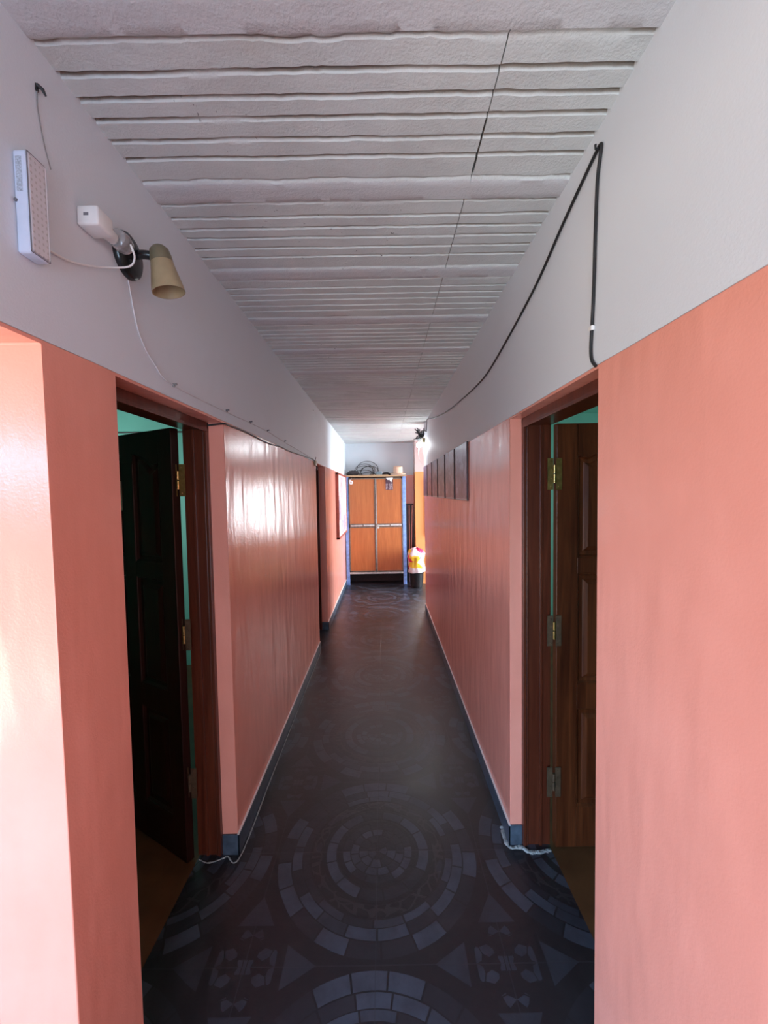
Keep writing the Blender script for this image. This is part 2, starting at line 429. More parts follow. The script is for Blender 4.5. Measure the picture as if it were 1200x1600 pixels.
# ribbed block-and-beam ceiling: real grooves, ragged by noise
def make_ceil():
    xs = sorted(set([A-0.01 + i*(B-A+0.02)/96 for i in range(97)] + [0.2895, 0.2900, 0.2905, 0.2920, 0.2926, 0.2944, 0.2950, 0.2965, 0.2970, 0.2975]))
    rows = []   # (y, kind, depth fraction, groove id)
    blocks = [0.953 + 0.515*k for k in range(-1, 14)]
    first = [0.0, 0.072, 0.134, 0.193, 0.259, 0.322]
    prof = [(-0.0085, 0), (-0.0055, 0.75), (-0.002, 1), (0.003, 1), (0.0065, 0.6), (0.010, 0)]
    ys = {}
    gid = 0
    for k, b0 in enumerate(blocks):
        if b0 > YB: break
        gl = [b0 + d for d in first] + [b0 + 0.409]
        for j, g in enumerate(gl):
            gid += 1
            edge = (j == 0 or j == 6)
            for dy, dp in prof:
                rows.append((g + dy*(0.75 if edge else 1.0), dp*(0.55 if edge else 1.0), gid, k))
        for j in range(len(gl)-1):
            for t in (0.3, 0.5, 0.7): rows.append((gl[j]*(1-t)+gl[j+1]*t, 0.0, 0, k))
        for t in (0.15, 0.4, 0.65, 0.88):
            rows.append((b0+0.409 + 0.106*t, -1.0, 0, k))
    y = BACK
    while y < 0.42: rows.append((y, 0.0, 0, -1)); y += 0.2
    rows.append((YB+0.05, 0, 0, 20))
    rows = [r for r in rows if r[0] <= YB+0.05]
    rows.sort(key=lambda r: r[0])
    bm = bmesh.new(); grid = []
    for (yy, dp, g, k) in rows:
        line = []
        for x in xs:
            wob = 0.0035*noise.noise((x*5, yy*3, g*1.7)) + 0.002*noise.noise((x*23, g*3.1, 0)) + 0.0016*noise.noise((x*55, g*5.3, 9)) if g else 0
            if g and (g % 7) in (1, 0): wob *= 1.9
            dm = 0.7 + 0.6*noise.noise((x*4, g*2.3, 5.0))
            if g and (x < A+0.05 or x > B-0.06): dm += 0.5
            side = 0 if x < 0.2935 else 1
            z = H + 0.004
            if dp < 0: z = H + 0.0005*noise.noise((x*8, yy*8, 0))
            elif dp > 0: z = H + 0.004 + 0.013*dp*max(0.25, dm)*(1.0 if k % 2 else 0.95)
            else: z = H + 0.004 + 0.0014*noise.noise((x*14, yy*14, 2.0 + side))
            if side and dp >= 0: z += 0.0012
            if 0.2922 < x < 0.2948 and dp >= 0 and k >= 0: z = H + 0.02
            if k == 1 and yy < 1.353 and 0.293-0.0035*max(0,(yy-1.05)/0.3) <= x <= 0.2935+0.004*max(0,(yy-1.05)/0.3) and dp >= 0: z = H + 0.022
            line.append(bm.verts.new((x + (0.012*(yy-1.15) if 0.28 < x < 0.31 and yy < 1.45 else 0), yy + wob, z)))
        grid.append(line)
    for a, b in zip(grid, grid[1:]):
        for i in range(len(xs)-1): bm.faces.new((a[i], b[i], b[i+1], a[i+1]))
    mb = MB(); mb.bm.free(); mb.bm = bm
    mb.box(A-0.2, B+0.2, BACK, YB+0.2, H+0.05, T)
    return mb
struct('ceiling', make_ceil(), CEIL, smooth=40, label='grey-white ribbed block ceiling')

# skirting tiles, with mortar at the door feet
SK = 0.105
struct('baseboard_left', MB().box(A, A+0.009, YD1-0.009, YE1, 0, SK, 0.002).box(A-0.075, A+0.009, YD1-0.009, YD1, 0, SK, 0.002), SKIRT, label='blue-grey skirting along the left wall')
struct('baseboard_left_far', MB().box(A, A+0.009, YE2-0.009, YB, 0, SK, 0.002).box(A-0.08, A+0.009, YE2-0.009, YE2, 0, SK, 0.002), SKIRT, label='blue-grey skirting beyond the second left door')
struct('baseboard_right', MB().box(B-0.009, B, YR2-0.009, YC, 0, SK, 0.002).box(B-0.009, B+0.058, YR2-0.009, YR2, 0, SK, 0.002), SKIRT, label='blue-grey skirting along the right wall')
def ragged(pts, w, h, seed):
    mb = MB(); rnd = random.Random(seed); pts = spline(pts, 10)
    L = []
    for i, p in enumerate(pts):
        a = w*(0.6+0.8*rnd.random()); b = h*(0.5+0.8*rnd.random())
        t = (pts[min(i+1, len(pts)-1)] - pts[max(i-1, 0)]).normalized(); n = Vector((-t.y, t.x, 0))
        L.append([p+n*a, p+n*a*0.5+Vector((0, 0, b)), p-n*a*0.5+Vector((0, 0, b)), p-n*a, p-Vector((0, 0, 0.002))])
    return mb.loops(L)
struct('trim_1', ragged([(A+0.014, YE1-0.02, 0), (A+0.013, 3.4, 0), (A+0.014, 2.5, 0), (A+0.014, YD1-0.014, 0), (A-0.05, YD1-0.016, 0), (A-0.075, YD1-0.03, 0), (A-0.13, YD1-0.05, 0), (A-0.185, YD1-0.03, 0)], 0.0035, 0.003, 1), GROUT, label='rough cement line at the foot of the left door frame')
struct('trim_2', ragged([(B-0.012, 2.12, 0), (B-0.012, YR2-0.012, 0), (B+0.05, YR2-0.02, 0), (B+0.075, YR2-0.045, 0), (B+0.12, YR2-0.05, 0), (B+0.19, YR2-0.04, 0)], 0.010, 0.006, 2), GROUT, label='rough cement line at the foot of the right door frame')
struct('trim_3', MB().box(A, A+0.0095, YD1-0.0095, YE1, SK, SK+0.004).box(A, A+0.0095, YE2-0.0095, YB, SK, SK+0.004).box(B-0.0095, B, YR2-0.0095, YC, SK, SK+0.004), PAPERW, label='pale grout line on top of the skirting')

# ------------------------------------------------------------------ door frames and doors
def frame(name, side, x0, x1, y0, y1, label):
    """side +1: the room lies at +x.  x0 corridor-side edge, x1 room-side edge"""
    z1 = ZP - 0.001; t = 0.03; hd = 0.034
    lo, hi = min(x0, x1), max(x0, x1)
    mb = MB()
    mb.box(lo, hi, y1-t+0.012, y1, 0.012, z1, 0.002).box(lo, hi, y0, y0+t, 0.012, z1, 0.002).box(lo, hi, y0, y1, z1-hd, z1, 0.002)
    # moulded lip on the corridor edge: two small steps
    e = x0
    for dx, w, d in ((0.0, 0.014, 0.011), (0.017, 0.008, 0.006)):
        a, b = sorted((e + side*dx, e + side*(dx+w)))
        mb.box(a, b, y1-t+0.012-d, y1-t+0.014, 0.012, z1-hd-d, 0.002)
        mb.box(a, b, y0+t-0.002, y0+t+d, 0.012, z1-hd-d, 0.002)
        mb.box(a, b, y0+t-0.002, y1-t+0.014, z1-hd-d, z1-hd+0.002, 0.002)
    # door stop
    a, b = sorted((x1 - side*0.055, x1 - side*0.043))
    mb.box(a, b, y1-t+0.004, y1-t+0.014, 0.012, z1-hd, 0.001)
    return struct(name, mb, FRAMEWOOD, label=label)
frame('trim_4', 1, B+0.058, XR, YR1, YR2, 'red-brown wooden frame of the right door')
frame('trim_5', -1, A-0.075, XL, YN2, YD1, 'red-brown wooden frame of the left door')
frame('trim_6', -1, A-0.082, XL, YE1, YE2, 'dark frame of the second left door')

def arch(u, flip):
    """top edge of an upper panel: low at the outer stile, an ogee up towards the mullion"""
    t = 1-u if flip else u
    s = t*t*(3-2*t)
    return 0.052*s - 0.012*math.sin(PI*min(1, t*2.2))*(1 if t < 0.4545 else 0)
def make_leaf(name, loc, rz, side, label, cat, wood, panelwood):
    """local: u = x from the hinge (side*x), front face at y = 0 looking to -y"""
    root = empty(name, loc, rz, label=label, cat=cat, kind='structure')
    Wd, Th, Z0, Z1 = 0.755, 0.04, 0.006, 2.108
    st, mu = 0.103, 0.10
    pw = (Wd - 2*st - mu)/2
    rows = [(0.213, 0.715), (0.838, 1.385), (1.465, 1.955)]
    sx = lambda a, b: sorted((side*a, side*b))
    lf = MB()
    for a, b in ((0, st), (Wd-st, Wd), (st+pw, st+pw+mu)):
        x0, x1 = sx(a, b); lf.box(x0, x1, 0, Th, Z0, Z1 if a != st+pw else 1.97, 0.003)
    for z0, z1 in ((Z0, 0.213), (0.715, 0.838), (1.385, 1.465)):
        x0, x1 = sx(st-0.002, Wd-st+0.002); lf.box(x0, x1, 0.0006, Th-0.0006, z0, z1, 0.003)
    for c in range(2):
        a = st + c*(pw+mu); n = 16
        poly = [(a+pw*i/n, 1.955+arch(i/n, c == 1)) for i in range(n+1)]
        poly = poly + [(a+pw, Z1-0.0006), (a, Z1-0.0006)]
        lf.prism([(side*p[0], p[1]) for p in poly], 'y', 0.0006, Th-0.0006)
    x0, x1 = sx(st+pw-0.002, st+pw+mu+0.002); lf.box(x0, x1, 0.0006, Th-0.0006, 1.955, Z1-0.0006)
    leaf = obj('leaf', lf, wood, root, local=True)
    for c in range(2):
        a = st + c*(pw+mu)
        for ri, (z0, z1) in enumerate(rows):
            n = 16
            def ring(ins, yy):
                out = [(a+ins, z0+ins), (a+pw-ins, z0+ins)]
                if ri < 2: out += [(a+pw-ins, z1-ins), (a+ins, z1-ins)]
                else: out += [(a+pw-ins-(pw-2*ins)*i/n, z1+arch(1-i/n, c == 1)-ins) for i in range(n+1)]
                return [(side*p[0], yy, p[1]) for p in out]
            pn = MB()
            pn.loops([ring(-0.003, 0.030), ring(-0.003, 0.004), ring(0.004, 0.003), ring(0.012, 0.013), ring(0.03, 0.015), ring(0.034, 0.011), ring(0.052, 0.004), ring(0.056, 0.004)])
            obj('panel', pn, panelwood, leaf, local=True)
    return root
def hinge(parent, p, dirs, mats, zs=0.15):
    """a butt hinge: two plates and a knuckle; dirs: unit vectors of the two plates and their normals"""
    h = MB()
    (d1, n1), (d2, n2) = dirs
    for d, nn in ((d1, n1), (d2, n2)):
        d, nn = Vector(d), Vector(nn); o = Vector(p)
        q = [o + d*0.0075, o + d*0.034]
        c = [q[0]-nn*0.001, q[1]-nn*0.001, q[1]+nn*0.003, q[0]+nn*0.003]
        h.loops([[Vector((v.x, v.y, p[2]-zs/2)) for v in c], [Vector((v.x, v.y, p[2]+zs/2)) for v in c]])
    o = obj('hinge', h, mats[0], parent)
    k = MB().lathe([(0.0075, -0.042), (0.0075, -0.002)], Matrix.Translation(p)).lathe([(0.0075, 0.002), (0.0075, 0.042)], Matrix.Translation(p), 12)
    obj('pin', k, mats[1], o, smooth=40)
    sc = MB()
    for d, nn in ((d1, n1), (d2, n2)):
        for zz in (-0.06, -0.022, 0.022, 0.06):
            c = Vector(p) + Vector(d)*0.018 + Vector(nn)*0.003 + Vector((0, 0, zz))
            sc.sphere(c, 0.003, seg=8)
    obj('screw', sc, mats[0], o, smooth=60)

RY = 1.984
door_r = make_leaf('door_1', (0.831, RY, 0), 0.0, 1, 'dark brown panelled door standing open on the right', 'door', WOOD, WOOD)
LROT = math.atan2(2.163-1.917, -1.393+0.971)          # direction of the left leaf away from its hinge
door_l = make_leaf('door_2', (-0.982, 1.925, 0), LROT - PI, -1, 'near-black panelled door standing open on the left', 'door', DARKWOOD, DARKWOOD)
HR = empty('trim_7', (0.812, YR2-0.03, 0), label='brass hinges of the right door', kind='structure')
for zz, mm in ((1.868, (BRASS, BRASSP)), (1.108, (STEELD, BRASS)), (0.348, (STEELD, STEELD))):
    hinge(HR, (0.8195, YR2-0.034, zz), (((-1, 0, 0), (0, -1, 0)), ((1, 0, 0), (0, -1, 0))), mm)
ld = Vector((math.cos(LROT), math.sin(LROT), 0)); ln = Vector((-ld.y, ld.x, 0))
if ln.y > 0: ln = -ln
HL = empty('trim_8', (-0.968, YD1-0.03, 0), label='brass hinges of the left door', kind='structure')
for zz, mm in ((1.865, (BRASS, BRASSP)), (1.13, (STEELD, BRASS)), (0.40, (STEELD, STEELD))):
    hinge(HL, (-0.962, YD1-0.044, zz), (((1, 0, 0), (0, -1, 0)), (tuple(ld), tuple(ln))), mm)
# second door on the left, shut
sd = empty('door_3', (-0.95, YE1+0.02, 0), label='dark shut door in the second left doorway', cat='door', kind='structure')
obj('leaf', MB().box(-0.955, -0.915, YE1+0.02, YE2-0.02, 0.006, 2.1, 0.003), DARKWOOD, sd)

# windows and openings that give the daylight (behind the camera, in the side hall, in the rooms)
def window(name, axis, c, a0, a1, z0, z1, d):
    mb = MB()
    for (p0, p1, q0, q1) in ((a0-0.05, a0, z0-0.05, z1+0.05), (a1, a1+0.05, z0-0.05, z1+0.05), (a0, a1, z0-0.05, z0), (a0, a1, z1, z1+0.05)):
        if axis == 'x': mb.box(min(c, c+d), max(c, c+d), p0, p1, q0, q1)
        else: mb.box(p0, p1, min(c, c+d), max(c, c+d), q0, q1)
    struct(name, mb, WHITEP)
window('window_1', 'x', -2.7, -2.38, 0.53, 0.12, 2.18, 0.05)
window('window_2', 'x', 2.3, 6.3, 7.7, 0.15, 2.25, -0.05)
window('window_3', 'y', YH, 0.9, 1.8, 1.0, 2.0, -0.05)
window('window_4', 'x', -3.7, 2.4, 3.6, 1.0, 2.15, 0.05)
window('window_5', 'x', 3.7, 2.8, 4.0, 1.0, 2.15, -0.05)

# ------------------------------------------------------------------ left upper wall: light, adaptor, lamp
el = empty('emergency_light', (A, 0.908, 2.302), label='slim white rechargeable light bar fixed on the upper left wall', cat='light')
obj('housing', MB().box(A+0.0005, A+0.030, 0.883, 0.933, 2.302, 2.510, 0.006, seg=3), BLUEWHITE, el, smooth=40)
def make_led():
    m = Mat('led_lens', 0.25)
    x, y, z = m.xyz()
    gy = ((y*90).fract() - 0.5).abs(); gz = ((z*75).fract() - 0.5).abs()
    d = (gy*gy + gz*gz).m('SQRT').lt(0.22)
    m.base(m.mix(d, (0.64, 0.62, 0.64), (0.50, 0.48, 0.47)))
    m.bump(d*-1.0, 0.4, 0.002); return m.mat
obj('lens', MB().box(A+0.029, A+0.0325, 0.886, 0.930, 2.307, 2.505, 0.004), make_led(), el, label='pale lens full of small LEDs')
obj('lens_rim', MB().tube([(A+0.0305, y, z) for y, z in ((0.884, 2.305), (0.932, 2.305), (0.932, 2.503), (0.928, 2.508), (0.884, 2.508))], 0.0012, 6, closed=True), GREYP, el)
obj('switch', MB().lathe([(0.0035, 0), (0.0035, 0.003)], Matrix.Translation((A+0.005, 0.8835, 2.408)) @ Matrix.Rotation(PI/2, 4, 'X'), 12), GREYP, el)
obj('spec_sticker', MB().box(A+0.008, A+0.020, 0.8822, 0.8831, 2.425, 2.495), plain('grey_sticker', (0.42, 0.48, 0.56), 0.5, var=0.35, scale=300), el, label='grey printed sticker')

obj('white_cable', MB().tube(spline([(A+0.012, 0.932, 2.345), (A+0.006, 0.965, 2.352), (A+0.008, 1.02, 2.36), (A+0.012, 1.09, 2.385), (A+0.022, 1.16, 2.418), (A+0.05, 1.195, 2.44), (A+0.066, 1.192, 2.462), (A+0.066, 1.175, 2.488)]), 0.0026, 8), WHITEP, smooth=60,
    label='thin white cord from the light bar to the plug adaptor', cat='cable')

ad = empty('plug_adaptor', (A, 1.12, 2.45), label='white square plug adaptor on the wall beside the spot lamp', cat='plug')
obj('body', MB().box(A+0.001, A+0.055, 1.06, 1.122, 2.470, 2.518, 0.006, seg=3), WHITEP, ad, smooth=40)
obj('slot', MB().box(A+0.02, A+0.032, 1.0592, 1.0602, 2.492, 2.499), GREYP, ad)
obj('neck', MB().lathe([(0.021, 0), (0.019, 0.01), (0.016, 0.03), (0.015, 0.045)], Matrix.Translation((A+0.026, 1.120, 2.497)) @ Matrix.Rotation(-PI/2, 4, 'X'), 20), WHITEP, ad, smooth=40)
obj('clear_cap', MB().lathe([(0.016, 0), (0.024, 0.006), (0.027, 0.03), (0.022, 0.05), (0.008, 0.06)], Matrix.Translation((A+0.034, 1.160, 2.502)) @ Matrix.Rotation(-PI/2, 4, 'X') , 20), CLEAR, ad, smooth=40, label='clear plastic cap')

wlp = empty('wall_lamp', (A, 1.255, 2.44), label='black wall spot lamp with an amber frosted glass shade', cat='lamp')
PX = Matrix.Rotation(PI/2, 4, 'Y')
cy, cz = 1.262, 2.506
obj('backplate', MB().lathe([(0.0655, 0.0005), (0.066, 0.006), (0.063, 0.014), (0.052, 0.021), (0.0, 0.024)][:-1] + [(0.02, 0.024)], Matrix.Translation((A, cy, cz)) @ PX, 36), BLACKG, wlp, smooth=35)
sh = Vector((A+0.099, cy+0.008, cz+0.0))
obj('arm', MB().tube(spline([(A+0.02, cy, cz), (A+0.055, cy-0.004, cz+0.001), (sh.x-0.004, sh.y, sh.z)]), 0.0125, 14), BLACKG, wlp, smooth=60)
tilt = Matrix.Translation(sh) @ Matrix.Rotation(-0.17, 4, 'Y') @ Matrix.Rotation(0.06, 4, 'X') @ Matrix.Scale(0.88, 4)
obj('shade_cap', MB().lathe([(0.004, 0.036), (0.020, 0.033), (0.030, 0.022), (0.0345, 0.0), (0.036, -0.018)], tilt, 28), SHADECAP, wlp, smooth=50)
obj('shade', MB().lathe([(0.0355, -0.018), (0.040, -0.045), (0.047, -0.078), (0.052, -0.106), (0.053, -0.116), (0.050, -0.116), (0.045, -0.08), (0.036, -0.04), (0.034, -0.02)], tilt, 32, cap=False), SHADE, wlp, smooth=50)
nl = empty('nail', (A, 0.958, 2.69), label='black bent nail and a grey dirt line, high on the left wall', cat='nail')
obj('head', MB().tube([(A+0.004, 0.955, 2.703), (A+0.012, 0.96, 2.697), (A+0.014, 0.966, 2.688)], [0.004, 0.004, 0.002], 8).box(A+0.0003, A+0.004, 0.953, 0.960, 2.690, 2.706, 0.001), BLACKC, nl)
obj('wire', MB().tube(spline([(A+0.003, 0.956, 2.69), (A+0.002, 0.956, 2.66), (A+0.002, 0.962, 2.62), (A+0.002, 0.972, 2.58), (A+0.002, 0.985, 2.545)]), 0.0011, 6), plain('grey_dirt_line', (0.22, 0.21, 0.21), 0.6), nl)  # thin tube standing in for a grey dirt line on the wall

# thin whitewashed wire and its clips, and the black cable under it
cl = lambda pts, d: [(A+d, y, z) for y, z in pts]
obj('thin_wire', MB().tube(spline(cl([(1.262, 2.435), (1.305, 2.299), (1.389, 2.227), (1.51, 2.190), (2.014, 2.192), (2.367, 2.200), (2.716, 2.202), (3.183, 2.190), (4.3, 2.17), (4.48, 2.165)], 0.0035), 8), 0.0022, 6), plain('whitewashed_wire', (0.66, 0.66, 0.67), 0.8), smooth=60,
    label='whitewashed thin wire running along the left wall above the black cable', cat='wire')
clips = [((1.51, 2.190), 'pale cable clip on the left wall above the open door'), ((2.014, 2.198), 'cable clip on the left wall above the corner of the door frame'),
         ((2.367, 2.203), 'third cable clip along the left wall from the lamp'), ((2.716, 2.206), 'fourth cable clip along the left wall from the lamp'), ((3.183, 2.195), 'farthest cable clip on the thin left wall wire')]
for i, ((y, z), lb) in enumerate(clips):
    obj('cable_clip', MB().box(A+0.0005, A+0.008, y-0.006, y+0.006, z-0.006, z+0.006, 0.002).lathe([(0.0025, 0), (0.004, 0.008), (0.0035, 0.010)], Matrix.Translation((A+0.006, y, z+0.004)) @ PX, 10), ZINC if i == 0 else GREYP, label=lb, cat='clip', group='clips along the left wall')
bc = [(A-0.07, 1.966, 2.122), (A-0.04, 1.970, 2.126), (A+0.006, 1.973, 2.130), (A+0.004, 2.04, 2.132), (A+0.005, 2.306, 2.136), (A+0.005, 2.55, 2.129), (A+0.005, 2.752, 2.127), (A+0.005, 3.05, 2.139), (A+0.005, 3.35, 2.136), (A+0.005, 3.9, 2.150), (A+0.006, 4.40, 2.160), (A+0.01, 4.50, 2.150)]
kb = obj('black_cable', MB().tube(spline(bc), 0.0042, 8), BLACKC, smooth=60, label='black cable wavering along the paint line of the left wall', cat='cable')
jb = empty('junction_connector', (A+0.01, 4.55, 2.07), label='small brass-coloured connector where the left cable ends', cat='connector')
obj('body', MB().box(A+0.001, A+0.022, 4.52, 4.60, 2.10, 2.155, 0.004), plain('yellowed_plastic', (0.36, 0.30, 0.18), 0.5), jb)
obj('pigtail', MB().tube(spline([(A+0.012, 4.53, 2.15), (A+0.025, 4.51, 2.175), (A+0.02, 4.55, 2.19)]), 0.003, 6), BLACKC, jb)
obj('lead', MB().tube(spline([(A+0.012, 4.58, 2.105), (A+0.02, 4.60, 2.08), (A+0.016, 4.585, 2.06)]), 0.006, 6), BLACKC, jb)
obj('wall_tack', MB().lathe([(0.005, 0), (0.004, 0.006)], Matrix.Translation((A, 4.55, 2.70)) @ PX, 10), BLACKC, label='tiny black nail under the ceiling on the far left wall', cat='nail')

# ------------------------------------------------------------------ right wall cable
rp = [(5.75, 2.64), (5.70, 2.745), (5.62, 2.768), (4.90, 2.66), (4.315, 2.587), (3.7, 2.525), (3.129, 2.489), (2.70, 2.468), (2.382, 2.472), (1.972, 2.53), (1.65, 2.592), (1.421, 2.667), (1.269, 2.711), (1.197, 2.730), (1.176, 2.733), (1.170, 2.722), (1.187, 2.66), (1.193, 2.60), (1.199, 2.50), (1.203, 2.398), (1.208, 2.32), (1.214, 2.255), (1.219, 2.20), (1.213, 2.165), (1.190, 2.141)]
rc = empty('power_cable', (B, 1.2, 2.14), label='black cable slung across the white upper right wall down to the door', cat='cable')
obj('cable', MB().tube(spline([(B-0.006, y, z) for y, z in rp]), 0.0046, 8), BLACKC, rc, smooth=60)
obj('hook', MB().tube([(B-0.004, 1.181, 2.728), (B-0.016, 1.181, 2.728), (B-0.016, 1.181, 2.738)], 0.0035, 8), BLACKC, rc)
obj('clip', MB().box(B-0.012, B-0.0005, 1.205, 1.223, 2.249, 2.262, 0.002).lathe([(0.003, 0), (0.004, 0.008)], Matrix.Translation((B-0.001, 1.226, 2.257)) @ Matrix.Rotation(-PI/2, 4, 'Y'), 8), WHITEP, rc, label='white cable clip')

# far lamp: wire bundle on the wall corner with a lit bulb
wb = empty('wire_bundle', (B, 6.0, 2.5), label='tangle of black wires and tape at the far end of the right wall', cat='wires')
tg = MB(); rnd = random.Random(3)
for i in range(13):
    c = Vector((B-0.05-0.05*rnd.random(), 6.0+0.08*rnd.random(), 2.56+0.09*rnd.random()))
    pts = [c + Vector((rnd.uniform(-.06, .05), rnd.uniform(-.06, .06), rnd.uniform(-.07, .07))) for _ in range(4)]
    tg.tube([Vector((min(p.x, B-0.008), p.y, max(p.z, 2.545))) for p in spline(pts, 5)], 0.006, 6)
for a, b in (((-0.06, 6.02, 2.62), (-0.15, 6.0, 2.70)), ((-0.06, 6.02, 2.57), (-0.165, 5.98, 2.55)), ((-0.07, 6.02, 2.6), (-0.13, 6.0, 2.58)), ((-0.05, 6.0, 2.56), (-0.14, 6.02, 2.55))):
    tg.tube([(B+a[0], a[1], a[2]), (B+b[0], b[1], b[2])], 0.0075, 6)
tg.tube(spline([(B-0.008, 5.76, 2.63), (B-0.02, 5.9, 2.66), (B-0.02, 5.97, 2.70), (B-0.03, 5.99, 2.60), (B-0.05, 6.0, 2.56)]), 0.008, 6)
obj('wires', tg, BLACKC, wb, smooth=60)
obj('tape_wrap', MB().sphere((B-0.03, 6.02, 2.63), 0.03, (0.7, 1, 1.6), 12).sphere((B-0.09, 6.02, 2.575), 0.024, (1, 1, 1), 12), plain('grey_tape', (0.45, 0.45, 0.46), 0.6), wb, smooth=60, label='grey tape')
obj('connector', MB().box(B-0.044, B-0.004, 5.97, 6.03, 2.505, 2.565, 0.004), plain('yellowed_block', (0.48, 0.38, 0.20), 0.5), wb, label='yellowed connector block')
obj('loose_wire', MB().tube(spline([(B-0.05, 6.09, 2.555), (B-0.09, 6.10, 2.38), (B-0.065, 6.14, 2.25), (B-0.004, 6.19, 2.18)]), 0.0025, 6).tube(spline([(B-0.03, 6.06, 2.55), (B-0.018, 6.1, 2.38), (B-0.004, 6.15, 2.26)]), 0.0025, 6), plain('white_wire', (0.6, 0.6, 0.62), 0.5), wb)
lb = empty('light_bulb', (B-0.085, 6.04, 2.44), label='lit bulb hanging from the wire tangle at the far right', cat='bulb')
GLOW = Mat('lit_bulb', 0.4); GLOW.base((1, 1, 1)); GLOW.b.inputs['Emission Color'].default_value = (0.86, 0.95, 1.0, 1); GLOW.b.inputs['Emission Strength'].default_value = 150
obj('globe', MB().sphere((B-0.085, 6.04, 2.475), 0.036), GLOW.mat, lb, smooth=60)
obj('holder', MB().lathe([(0.02, 2.503), (0.019, 2.525), (0.012, 2.534)], Matrix.Translation((B-0.085, 6.04, 0)), 16), WHITEP, lb, smooth=40)

# ------------------------------------------------------------------ pictures on the right wall
def art(i, c):
    m = Mat('print_art', 0.35)
    v = m.scaled((1, 7 + i, 9))
    n = m.noise(1.0 + 0.1*i, 5, 0.7, v, 0.6)
    x, y, z = m.xyz()
    lo = m.noise(1.6, 2, 0.5, m.scaled((1, 3, 4)))
    m.base(m.ramp(n*0.85 + lo*0.35 + z*0.7 - 0.25, c)); return m.mat
cols = [[(0.34, (0.10, 0.035, 0.035)), (0.5, (0.20, 0.13, 0.19)), (0.56, (0.30, 0.24, 0.33)), (0.7, (0.36, 0.33, 0.40))],
        [(0.34, (0.12, 0.04, 0.03)), (0.5, (0.26, 0.13, 0.11)), (0.56, (0.30, 0.21, 0.24)), (0.7, (0.38, 0.33, 0.38))],
        [(0.34, (0.12, 0.05, 0.03)), (0.5, (0.27, 0.13, 0.07)), (0.56, (0.32, 0.22, 0.20)), (0.7, (0.36, 0.31, 0.34))],
        [(0.34, (0.11, 0.04, 0.04)), (0.5, (0.30, 0.12, 0.09)), (0.56, (0.29, 0.19, 0.24)), (0.7, (0.36, 0.31, 0.38))],
        [(0.34, (0.12, 0.03, 0.03)), (0.5, (0.42, 0.14, 0.09)), (0.56, (0.30, 0.16, 0.22)), (0.7, (0.38, 0.28, 0.36))],
        [(0.34, (0.08, 0.04, 0.08)), (0.5, (0.24, 0.12, 0.22)), (0.56, (0.28, 0.20, 0.36)), (0.7, (0.36, 0.30, 0.42))]]
pl = ['grey-violet picture nearest the door, first of the row on the right wall', 'second picture from the door in the row on the right wall', 'third picture from the door, brown below and grey above',
      'fourth picture from the door in the row on the right wall', 'fifth picture from the door, with an orange patch', 'violet picture at the far end of the row on the right wall']
for i in range(6):
    y0 = 2.985 + 0.548*i; y1 = y0 + 0.473; z0, z1 = 1.724 + 0.002*i, 2.152 + 0.002*i
    p = empty('picture', (B, (y0+y1)/2, z0), label=pl[i], cat='picture', group='row of pictures on the right wall')
    obj('frame', MB().box(B-0.012, B-0.0005, y0, y1, z0, z1, 0.0012), plain('dark_picture_edge', (0.035, 0.015, 0.016), 0.5), p)
    obj('print', MB().box(B-0.0135, B-0.0118, y0+0.004, y1-0.012, z0+0.012, z1-0.004), art(i, cols[i]), p)
    obj('border', MB().box(B-0.0133, B-0.0118, y0+0.004, y1-0.012, z0+0.003, z0+0.0118), PAPERW if i < 3 else ALU, p, label='pale lower border')

# ------------------------------------------------------------------ notice board on the far left wall
nb = empty('notice_board', (A, 7.2, 1.05), label='large framed notice board with pale papers on the far left wall', cat='board')
Y0, Y1, Z0n, Z1n = 6.50, 7.90, 1.06, 2.12
fb = MB()
for (a, b, c, d) in ((Y0, Y0+0.03, Z0n, Z1n), (Y1-0.03, Y1, Z0n, Z1n), (Y0, Y1, Z0n, Z0n+0.03), (Y0, Y1, Z1n-0.03, Z1n)):
    fb.box(A+0.0005, A+0.050, a, b, c, d, 0.003)
obj('frame', fb, REDWOOD, nb)
obj('backing', MB().box(A+0.0005, A+0.040, Y0+0.03, Y1-0.03, Z0n+0.03, Z1n-0.03), plain('pink_board', (0.62, 0.42, 0.42), 0.7, var=0.1), nb)
sheetmats = [plain('sheet_%s' % n, c, 0.7, var=0.4, scale=18) for n, c in (('cream', (0.66, 0.58, 0.58)), ('lilac', (0.36, 0.28, 0.36)), ('rose', (0.66, 0.36, 0.36)), ('blue', (0.34, 0.34, 0.50)))]
spots = [(6.56, 1.75, .3, .32, 0), (6.62, 1.36, .22, .32, 1), (6.58, 1.12, .36, .2, 0), (6.92, 1.72, .28, .34, 2), (6.93, 1.40, .3, .28, 0), (7.02, 1.12, .24, .24, 3), (7.28, 1.76, .26, .3, 0), (7.30, 1.44, .3, .28, 0), (7.36, 1.14, .26, .26, 1), (7.62, 1.5, .22, .5, 0), (7.66, 1.12, .2, .3, 2)]
sl = ['upper near cream sheet', 'lilac sheet at the near side', 'cream sheet at the near lower corner', 'rose sheet', 'cream sheet in the middle', 'blue sheet', 'upper cream sheet', 'cream sheet right of middle', 'lilac sheet low on the far half', 'tall cream sheet at the far side', 'rose sheet at the far lower corner']
for (y, z, w, h, k), s_ in zip(spots, sl):
    obj('pinned_sheet', MB().box(A+0.0402, A+0.0425, y, y+w, z, z+h), sheetmats[k], nb, label=s_)

